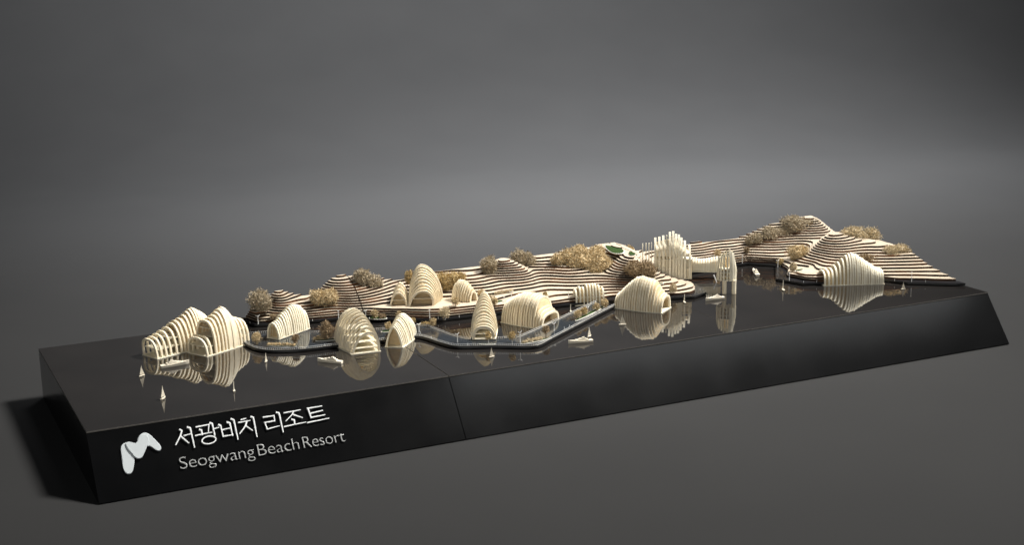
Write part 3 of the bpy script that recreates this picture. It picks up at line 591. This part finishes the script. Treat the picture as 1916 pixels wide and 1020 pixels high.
def stems(lobes, parent, rad=.0012):
    for (cx, cy, cz, rx, rz) in lobes[:2]:
        b = MB()
        g = ground(cx, cy)-.002; z1 = cz-rz*.2
        if z1 > g+.002: b.tube([(cx, cy, g), (cx+rx*.1, cy, (g+z1)/2), (cx, cy, z1)], [rad*1.3, rad, rad*.6], 5); b.build('stem', M['bark'], parent)

BIG = [
 ('round moss bush at the left end of the hill', 'B', [(0.824, 0.975, 0.095, 0.0462, 0.0416), (0.846, 0.975, 0.075, 0.0255, 0.0232)]),
 ('wide yellowish moss bush drooping down the left hill slope', 'A', [(1.051, 0.945, 0.086, 0.0372, 0.0326), (1.097, 0.945, 0.076, 0.042, 0.0373), (1.122, 0.945, 0.053, 0.0327, 0.0281)]),
 ('greyish moss bush on the crest right of the split hilltop', 'B', [(1.244, 0.975, 0.139, 0.0377, 0.0354), (1.284, 0.975, 0.115, 0.0402, 0.0307), (1.308, 0.975, 0.103, 0.0237, 0.019)]),
 ('narrow ochre bush peeping out left behind the tallest house', 'C', [(1.441, 0.96, 0.117, 0.019, 0.0286)]),
 ('ochre bushes massed between the tallest house and the small shell house', 'C', [(1.56, 0.9, 0.109, 0.0357, 0.0261), (1.612, 0.9, 0.109, 0.0358, 0.0215), (1.638, 0.9, 0.106, 0.0215, 0.0167), (1.578, 0.9, 0.082, 0.0286, 0.0286), (1.582, 0.9, 0.048, 0.0239, 0.0262), (1.606, 0.9, 0.063, 0.0215, 0.0239)]),
 ('two-lobed moss bush left of the small stepped knoll', 'B', [(1.795, 0.955, 0.133, 0.0389, 0.0316), (1.797, 0.955, 0.101, 0.0365, 0.0292)]),
 ('spreading moss bush on the crest right of the small stepped knoll', 'B', [(1.94, 0.98, 0.137, 0.0394, 0.0345), (1.98, 0.98, 0.126, 0.0346, 0.0322), (2.002, 0.98, 0.105, 0.0248, 0.0248), (1.952, 0.98, 0.111, 0.0272, 0.0198)]),
 ('largest sprawling moss bush beside the green lawn', 'A', [(2.096, 0.92, 0.125, 0.0321, 0.0247), (2.139, 0.92, 0.125, 0.0447, 0.0422), (2.195, 0.92, 0.144, 0.0448, 0.0349), (2.196, 0.88, 0.112, 0.057, 0.0471), (2.25, 0.88, 0.12, 0.0498, 0.0473), (2.261, 0.83, 0.099, 0.0495, 0.0396), (2.285, 0.92, 0.139, 0.0351, 0.0276), (2.225, 0.82, 0.086, 0.0345, 0.0222), (2.153, 0.88, 0.108, 0.0371, 0.0297)]),
 ('low ochre bush behind the lawn next to the slatted tower', 'C', [(2.417, 0.99, 0.118, 0.0307, 0.0192), (2.478, 0.99, 0.104, 0.0283, 0.0257)]),
 ('brown moss bush hanging below the lawn terrace in front of the tower', 'D', [(2.321, 0.68, 0.108, 0.0365, 0.0316), (2.375, 0.68, 0.102, 0.0416, 0.0367), (2.398, 0.68, 0.088, 0.0294, 0.0294)]),
 ('long grey moss thicket climbing the back of the highest right peak', 'B', [(3.1, 0.97, 0.092, 0.0216, 0.0189), (3.138, 0.97, 0.093, 0.0325, 0.0298), (3.209, 0.97, 0.101, 0.0491, 0.0464), (3.274, 0.97, 0.099, 0.0494, 0.0411), (3.338, 0.97, 0.14, 0.0634, 0.0496), (3.422, 0.97, 0.139, 0.0333, 0.0194), (3.462, 0.97, 0.14, 0.0223, 0.0139)]),
 ('cream moss bush on the shoulder right of the front peak', 'E', [(3.427, 0.7, 0.129, 0.0404, 0.0296), (3.477, 0.7, 0.131, 0.046, 0.0352), (3.497, 0.7, 0.102, 0.0488, 0.0298), (3.568, 0.7, 0.112, 0.0437, 0.0409)]),
 ('cream moss bush nearest the right end of the hill', 'E', [(3.514, 0.5, 0.084, 0.0398, 0.0292), (3.564, 0.5, 0.086, 0.0427, 0.0267), (3.598, 0.5, 0.07, 0.0268, 0.0201)]),
 ('flat brown moss patch behind the roof of the wide pale hall', 'D', [(3.378, 0.5, 0.068, 0.0341, 0.0197), (3.425, 0.5, 0.051, 0.0316, 0.0171)]),
 ('olive moss bush in the hollow left of the front peak', 'A', [(3.203, 0.745, 0.069, 0.0531, 0.0345), (3.21, 0.745, 0.039, 0.0426, 0.0293)]),
]
for i, (lab, kind, lobes) in enumerate(BIG):
    c = lobes[0]; t = thing('moss_bush', lab, 'bush', (c[0], c[1], ground(c[0], c[1])), 'dried moss bushes on the hills')
    foliage('foliage', lobes, M['bush'+kind], t, seed=i, length=.0095, width=.0023, dens=1.7); stems(lobes, t)
SMALL = [
 ('round pale tree at the right foot of the tallest house', 'E', 1.459, .642, .052, .045, 'ball'), ('smaller round tree behind the pale tree beside the tallest house', 'A', 1.526, .694, .038, .033, 'ball'),
 ('spiky little tree on the terrace edge before the twin houses', 'A', 1.307, .738, .035, .031, 'spiky'), ('yellow tree growing in the oval planter left of the twin houses', 'A', 1.222, .783, .040, .026, 'ball'),
 ('low brown shrub in the oval planter left of the twin houses', 'D', 1.252, .775, .022, .028, 'shrub'), ('small tree at the left tip of the pier', 'A', .718, .654, .046, .034, 'ball'),
 ('dark small tree before the pale humped house on the pier', 'D', .842, .585, .040, .028, 'ball'), ('big reddish spiky tree on the pier behind the yacht', 'D', .963, .584, .076, .060, 'spiky'),
 ('round tree left behind the small pointed house', 'A', 1.209, .600, .034, .026, 'ball'), ('round tree peeping out right behind the small pointed house', 'C', 1.325, .640, .027, .022, 'ball'),
 ('round tree at the pier edge behind the hedge by the pointed house', 'A', 1.381, .572, .035, .026, 'ball'), ('little tree before the doorway of the narrow tall house', 'C', 1.468, .260, .041, .025, 'tree'),
 ('little tree on the pier between the narrow house and the big hall', 'C', 1.545, .222, .042, .027, 'tree'), ('dark little tree at the pier bend by the big hall mouth', 'D', 1.688, .232, .043, .030, 'tree'),
 ('first round tree of the long pier planter, nearest the viewer', 'A', 1.909, .397, .037, .031, 'ball'), ('orange-brown second tree of the long pier planter', 'C', 1.953, .427, .037, .031, 'ball'),
 ('third tree of the long pier planter, beside the small slatted house', 'A', 2.03, .468, .034, .029, 'ball'), ('last round tree of the long pier planter, nearest the water hall', 'A', 2.082, .496, .038, .032, 'ball'),
 ('small yellow tree right behind the shell house', 'A', 1.678, .786, .030, .030, 'ball'), ('pale green shrub on the terrace right of the shell house', 'E', 1.679, .700, .036, .044, 'shrub'),
 ('small stemmed tree on the terrace edge behind the narrow house', 'A', 1.679, .662, .038, .029, 'tree'), ('small orange tree behind the roof of the big rounded hall', 'C', 1.905, .668, .034, .023, 'tree'),
 ('small bushy tree behind the humped pale house', 'D', .866, .938, .026, .028, 'shrub'), ('pale feathery tree on the hill tip below the slatted tower', 'E', 2.430, .545, .044, .036, 'spiky'),
 ('round tree on the far shore behind the bridge', 'A', 2.896, .925, .036, .034, 'ball'), ('small round tree alone on the far shore terraces', 'D', 3.053, .925, .032, .029, 'ball'),
 ('small tree left of the olive moss bush', 'C', 3.122, .765, .034, .036, 'ball'), ('pale tree on the curled terrace below the front peak', 'E', 3.060, .590, .042, .042, 'spiky')]
for i, (lab, kind, x, y, h, w, form) in enumerate(SMALL):
    onp = (x < 2.12 and y < .66 and not (x > 1.38 and y > .61) and not (x > 1.8 and y > .55))
    g = .0130 if onp and inside([tuple(q) for q in pf]+[tuple(q) for q in pb[::-1]], np.array([x]), np.array([y]))[0] else ground(x, y)
    t = thing('small_tree' if form != 'shrub' else 'shrub', lab, 'tree' if form != 'shrub' else 'shrub', (x, y, g), 'little model trees')
    if form == 'tree': lobes = [(x, y, g+h*.64, w*.46, h*.36), (x+w*.12, y, g+h*.8, w*.28, h*.2)]; s = .30
    elif form == 'shrub': lobes = [(x-w*.15, y, g+h*.45, w*.4, h*.5), (x+w*.2, y, g+h*.4, w*.32, h*.42)]; s = .2
    elif form == 'spiky': lobes = [(x, y, g+h*.52, w*.40, h*.40), (x-w*.15, y, g+h*.38, w*.3, h*.3), (x+w*.15, y, g+h*.36, w*.3, h*.28), (x+w*.02, y, g+h*.75, w*.22, h*.24)]; s = .25
    else: lobes = [(x, y, g+h*.55, w*.48, h*.42), (x+w*.15, y, g+h*.7, w*.28, h*.26)]; s = .25
    foliage('crown', lobes, M['bush'+kind], t, seed=100+i, dens=1.0 if form != 'spiky' else .8, width=.0019, length=.013 if form == 'spiky' else .009)
    b = MB(); b.tube([(x, y, g-.001), (x+w*.03, y, g+h*s), (x, y, g+h*.6)], [.0016, .0011, .0006], 6)
    b.tube([(x+w*.02, y, g+h*s), (x+w*.22, y, g+h*.6)], [.0008, .0004], 5); b.tube([(x+w*.02, y, g+h*s), (x-w*.2, y+w*.1, g+h*.62)], [.0008, .0004], 5)
    b.build('trunk', M['bark'] if kind in 'AD' else M['kerb'], t)
HEDGE = [('low ochre hedge along the left rounded pier end', 'A', (.752, .612), (.828, .560)), ('short hedge on the pier behind the small pointed house', 'C', (1.347, .605), (1.378, .585)),
 ('low golden hedge along the pier before the big rounded hall', 'E', (1.578, .192), (1.650, .200)), ('low twiggy hedge on the pier left of the big spiky tree', 'A', (.925, .604), (.955, .594)), ('pale hedge on the terrace left of the big hall roof', 'E', (1.745, .79), (1.815, .79))]
for i, (lab, kind, a, c) in enumerate(HEDGE):
    n = 8 if i != 3 else 4; lobes = []
    g0 = .013 if i != 4 else ground(*a)
    for k in range(n):
        f = k/(n-1); lobes.append((a[0]+(c[0]-a[0])*f, a[1]+(c[1]-a[1])*f+random.uniform(-.002, .002), g0+.006+random.uniform(-.001, .003), .0080+random.uniform(-.002, .0015), .0070+random.uniform(-.002, .001)))
    t = thing('hedge', lab, 'hedge', (*a, g0), 'low hedges'); foliage('foliage', lobes, M['bush'+kind], t, seed=200+i, width=.0017, length=.008, dens=.7)
# ------------------------------------------------------------------ planters and lawns
def blob(cx, cy, a, rx, ry, n=26):
    return [(cx+rx*math.cos(2*math.pi*k/n)*math.cos(a)-ry*math.sin(2*math.pi*k/n)*math.sin(a), cy+rx*math.cos(2*math.pi*k/n)*math.sin(a)+ry*math.sin(2*math.pi*k/n)*math.cos(a)) for k in range(n)]
def planter(lab, cx, cy, a, rx, ry, z, cat='planter'):
    t = thing('planter', lab, cat, (cx, cy, z)); b = MB(); b.prism(blob(cx, cy, a, rx, ry), z, z+.0022); b.build('kerb_board', M['kerb'], t)
    b = MB(); b.prism(blob(cx, cy, a, rx-.004, ry-.004), z+.0023, z+.0038); b.build('lawn', M['lawn'], t)
planter('oval white planter with green lawn left of the twin houses', 1.236, .782, -.5, .036, .018, ground(1.236, .782)+.0002)
planter('long white-edged planter with grass on the straight right arm of the pier', 1.992, .448, .60, .128, .0115, .0128)
planter('white-edged planter under the hedge at the left pier end', .79, .583, -.58, .056, .0075, .0128)
planter('white-edged planter under the big spiky tree on the pier', .963, .580, -.2, .045, .009, .0128)
planter('white-edged planter at the front pier bend before the big hall', 1.63, .196, .12, .068, .009, .0128)
planter('little white-edged planter before the narrow tall house', 1.457, .245, -.5, .030, .0065, .0128)
planter('white-edged planter behind the small pointed house', 1.205, .585, -.1, .030, .012, .0128)
planter('curved pale planter on the terrace behind the narrow tall house', 1.69, .70, .15, .05, .02, ground(1.69, .70)+.0002)
planter('small grass planter on the curled right terrace', 3.075, .565, .2, .025, .012, ground(3.075, .565)+.0002)
planter('grass ring on the hill tip below the slatted tower', 2.40, .625, -.4, .03, .012, ground(2.40, .625)+.0002)
for lab, pts in (('large pointed green lawn on the high white terrace', [(2.357, 1.005), (2.325, .93), (2.305, .85), (2.308, .805), (2.33, .79), (2.355, .805), (2.378, .84), (2.388, .9), (2.380, .96)]),
                 ('small green lawn beside the large one on the high white terrace', [(2.352, .775), (2.345, .745), (2.36, .74), (2.385, .76), (2.393, .81), (2.385, .825), (2.366, .80)])):
    P_ = smooth_poly(pts+[pts[0]], 4)[:-1]; c = sum(P_)/len(P_); P_ = [c+(q-c)*.78 for q in P_]; g = max(ground(*c), ground(*pts[1]), ground(*pts[4]))+.0004
    t = thing('lawn', lab, 'lawn', (c[0], c[1], g)); b = MB(); b.prism([tuple(c+(q-c)*1.10) for q in P_], g, g+.0022); b.build('kerb_board', M['kerb'], t)
    b = MB(); b.prism([tuple(q) for q in P_], g+.0023, g+.004); b.build('grass', M['lawn'], t)

# ------------------------------------------------------------------ lamps
LAMPS = [('a', .801, .931, .033, 'white lamp with a raised arm on the left shore of the hill'), ('l', 1.098, .850, .032, 'plain white lamp post on the shore behind the beehive house'), ('a', 1.192, .800, .034, 'white branched lamp left of the oval planter'),
 ('l', 1.415, .690, .034, 'thin white lamp post on the shore below the tallest house'), ('a', 1.302, .520, .032, 'white branched lamp right behind the small pointed house'), ('a', 1.374, .325, .032, 'white branched lamp on the narrow pier stretch left of the narrow house'),
 ('a', 1.772, .700, .036, 'wide-armed white lamp on the terrace behind the big hall'), ('l', 1.735, .690, .022, 'short white post left of the wide-armed terrace lamp'), ('a', 1.572, .210, .040, 'tall white branched lamp on the pier before the big hall'),
 ('a', 1.752, .290, .030, 'white branched lamp at the mouth of the big hall'), ('a', 1.976, .440, .030, 'white branched lamp inside the long pier planter'), ('l', 2.002, .650, .027, 'thin white lamp post on the shore left of the small slatted house'),
 ('l', 3.008, .893, .035, 'white lamp post on the far shore right of the ring tower'), ('a', 3.094, .745, .033, 'white branched lamp beside the dark right landing'), ('l', 2.990, .520, .033, 'white lamp post at the corner of the dark right landing'),
 ('l', 3.424, .258, .040, 'white lamp post on the shore right of the wide pale hall')]
for ty, x, y, h, lab in LAMPS:
    inp = inside([tuple(q) for q in pf]+[tuple(q) for q in pb[::-1]], np.array([x]), np.array([y]))[0]
    g = .0127 if inp else ground(x, y); t = thing('street_lamp', lab, 'lamp', (x, y, g), 'little white street lamps')
    b = MB(); b.tube([(x, y, g), (x, y, g+h*.55), (x, y, g+h)], [.0019, .0013, .0009], 8); b.build('pole', M['white'], t)
    if ty == 'a':
        for k, a in enumerate((.3, 2.4, 4.5)):
            b = MB(); b.tube([(x, y, g+h*.9), (x+.009*math.cos(a), y+.009*math.sin(a), g+h*(1.02 if k else 1.1))], [.0011, .0008], 6); b.build('arm', M['white'], t)
    else:
        b = MB(); b.box((x, y, g+h), (.0035, 0, 0), (0, .0012, 0), (0, 0, .0008)); b.build('lamp_head', M['white'], t)
POSTS = [(.775, .955, 'at the far left tip of the hill shore'), (.93, .893, 'on the hill shore behind the pale humped house'), (1.0, .872, 'on the hill shore right of the pale humped house'),
 (1.25, .775, 'before the oval planter left of the twin houses'), (1.44, .665, 'on the shore right of the thin lamp below the tallest house'), (1.52, .645, 'on the shore below the shell house'),
 (1.22, .492, 'on the pier behind the small pointed house'), (1.31, .42, 'on the pier just right of the small pointed house'), (1.39, .268, 'at the pier bend left of the narrow tall house'), (1.30, .50, 'beside the branched lamp behind the small pointed house'),
 (.93, .512, 'on the pier front edge before the big spiky tree'), (.86, .60, 'on the pier right of the dark small tree'), (1.62, .235, 'left of the pair on the pier before the big hall mouth'), (1.66, .25, 'right of the pair on the pier before the big hall mouth'),
 (1.80, .30, 'left of the pair on the straight pier arm'), (1.83, .315, 'right of the pair on the straight pier arm'), (2.06, .462, 'on the pier edge beside the last planter trees'), (2.20, .588, 'near the pier end behind the water hall'),
 (2.57, .560, 'on the dark slab at the hill tip below the slatted tower'), (3.02, .460, 'at the front corner of the dark right landing'), (3.07, .437, 'on the dark right landing just left of the wide hall'), (3.37, .30, 'on the shore just right of the wide pale hall'), (3.47, .225, 'on the right shore beyond its lamp post')]
t0 = None
for x, y, where in POSTS:
    b = MB(); g = .0127 if y < .62 and x < 2.15 else .0122; b.tube([(0, 0, 0), (0, 0, .0085)], [.0009, .0007], 6)
    if t0 is None: o = b.build('bollard', M['white']); t0 = o
    else: o = t0.copy(); COL.objects.link(o)
    o.location = (x, y, g); o['label'] = 'tiny white bollard '+where; o['category'] = 'bollard'; o['group'] = 'tiny white bollards'

# ------------------------------------------------------------------ boats
def yacht(lab, s, e):
    s, e = np.array(s), np.array(e); ln = np.linalg.norm(e-s); A = (e-s)/ln; B = np.array([-A[1], A[0]]); k = ln/.1
    t = thing('motor_yacht', lab, 'yacht', (*((s+e)/2), 0), 'motor yachts')
    def loft(name, secs, mt):
        b = MB(); n = len(secs[0][1]); vs = []
        for tt, prof in secs:
            for y, z in prof: q = s+A*tt*ln+B*y*k; vs.append((q[0], q[1], z*k))
        fs = [(i*n+j, i*n+(j+1) % n, (i+1)*n+(j+1) % n, (i+1)*n+j) for i in range(len(secs)-1) for j in range(n)]
        fs += [tuple(range(n)), tuple(range((len(secs)-1)*n, len(secs)*n))[::-1]]; b.add(vs, fs); o = b.build(name, mt, t)
        bmm = bmesh.new(); bmm.from_mesh(o.data); bmesh.ops.recalc_face_normals(bmm, faces=bmm.faces); bmm.to_mesh(o.data); bmm.free()
    H = lambda w, h, r=.7: [(-w*r, .0008), (w*r, .0008), (w, h), (-w, h)]
    loft('hull', [(0, H(.0095, .0105)), (.3, H(.0105, .0105)), (.6, H(.010, .0115, .6)), (.8, H(.007, .013, .5)), (.94, H(.0028, .0145, .4)), (1.0, H(.0006, .0155, .3))], M['boat'])
    def bx(name, t0_, t1_, w, z0, z1, rake=.04):
        loft(name, [(t0_, [(-w, z0), (w, z0), (w*.9, z0+.0003), (-w*.9, z0+.0003)]), (t0_+.02, [(-w, z0), (w, z0), (w*.9, z1), (-w*.9, z1)]), (t1_-rake-.04, [(-w, z0), (w, z0), (w*.85, z1), (-w*.85, z1)]), (t1_, [(-w*.6, z0), (w*.6, z0), (w*.5, z0+.0004), (-w*.5, z0+.0004)])], M['boat'])
    bx('cabin', .18, .78, .0075, .0107, .0155); bx('upper_deck', .26, .62, .0062, .0157, .0192); bx('flybridge', .32, .48, .0045, .0194, .0235, .02)
    b = MB(); q = s+A*.38*ln; b.tube([(q[0], q[1], .0235*k), (q[0]-A[0]*.004, q[1]-A[1]*.004, .029*k)], [.0009, .0005], 5); b.build('mast', M['boat'], t)
yacht('cream motor yacht moored before the two left ribbed houses', (.347, .56), (.449, .57))
yacht('cream motor yacht left of the beehive house, bow to the left', (.926, .309), (.858, .376))
yacht('cream motor yacht in the front water below the right pier arm', (1.828, .130), (1.737, .148))
yacht('cream motor yacht in open water left of the ring tower columns', (2.605, .434), (2.515, .434))
yacht('small cream yacht seen end on near the far shore', (2.946, .685), (2.987, .778))
SAIL = [(.268, .496, .040, 'sailboat at the far left of the dark water'), (.278, .206, .047, 'sailboat nearest the front edge above the Korean lettering'), (.695, .458, .034, 'sailboat below the left pier hedge'), (.506, .178, .036, 'sailboat beneath the tall left ribbed house near the front edge'),
 (1.419, .128, .036, 'sailboat in front of the narrow tall house'), (2.037, .278, .044, 'sailboat left of the water hall at the pier end'), (1.849, .195, .038, 'sailboat just behind the front motor yacht'), (1.961, .553, .031, 'sailboat between the big hall and the small slatted house'),
 (2.427, .453, .037, 'thin sailboat seen edge on below the hill tip'), (2.892, .428, .045, 'sailboat seen edge on by the dark right landing'), (1.047, .699, .030, 'white sail behind the beehive house'), (3.332, .202, .032, 'sailboat nearest the right end of the plinth')]
for i, (x, y, h, lab) in enumerate(SAIL):
    a = [0.6, .9, 1.0, 1.3, .2, -.3, .5, 1.1, 1.35, 1.25, .8, -.1][i]; A = np.array([math.cos(a), math.sin(a)]); B = np.array([-A[1], A[0]]); c = np.array([x, y]); q = h/.04
    t = thing('sailboat', lab, 'sailboat', (x, y, 0), 'little sailboats')
    b = MB(); vs = []
    for tt, w, z in ((-.011, .0035, .0045), (-.004, .0048, .0045), (.005, .004, .0048), (.014, .0006, .0058)):
        for yy, zz in ((-w*.5, .0006), (w*.5, .0006), (w, z), (-w, z)): p_ = c+A*tt*q+B*yy*q; vs.append((p_[0], p_[1], zz*q))
    fs = [(k*4+j, k*4+(j+1) % 4, k*4+4+(j+1) % 4, k*4+4+j) for k in range(3) for j in range(4)]+[(0, 1, 2, 3), (15, 14, 13, 12)]
    b.add(vs, fs); b.build('hull', M['boat'], t)
    for nm, (p0, p1, p2), th in (('mainsail', ((-.008, .008), (.0015, .008), (.0015, .040)), .0009), ('jib', ((.003, .0075), (.012, .0075), (.003, .030)), .0006)):
        b = MB(); vs = []
        for sg in (-1, 1):
            for j, (tt, zz) in enumerate((p0, p1, p2)): bul = .0016 if j == 0 else 0; p_ = c+A*tt*q+B*(sg*th+bul)*q; vs.append((p_[0], p_[1], zz*q))
        b.add(vs, [(0, 1, 2), (5, 4, 3), (0, 3, 4, 1), (1, 4, 5, 2), (2, 5, 3, 0)]); b.build(nm, M['boat'], t)
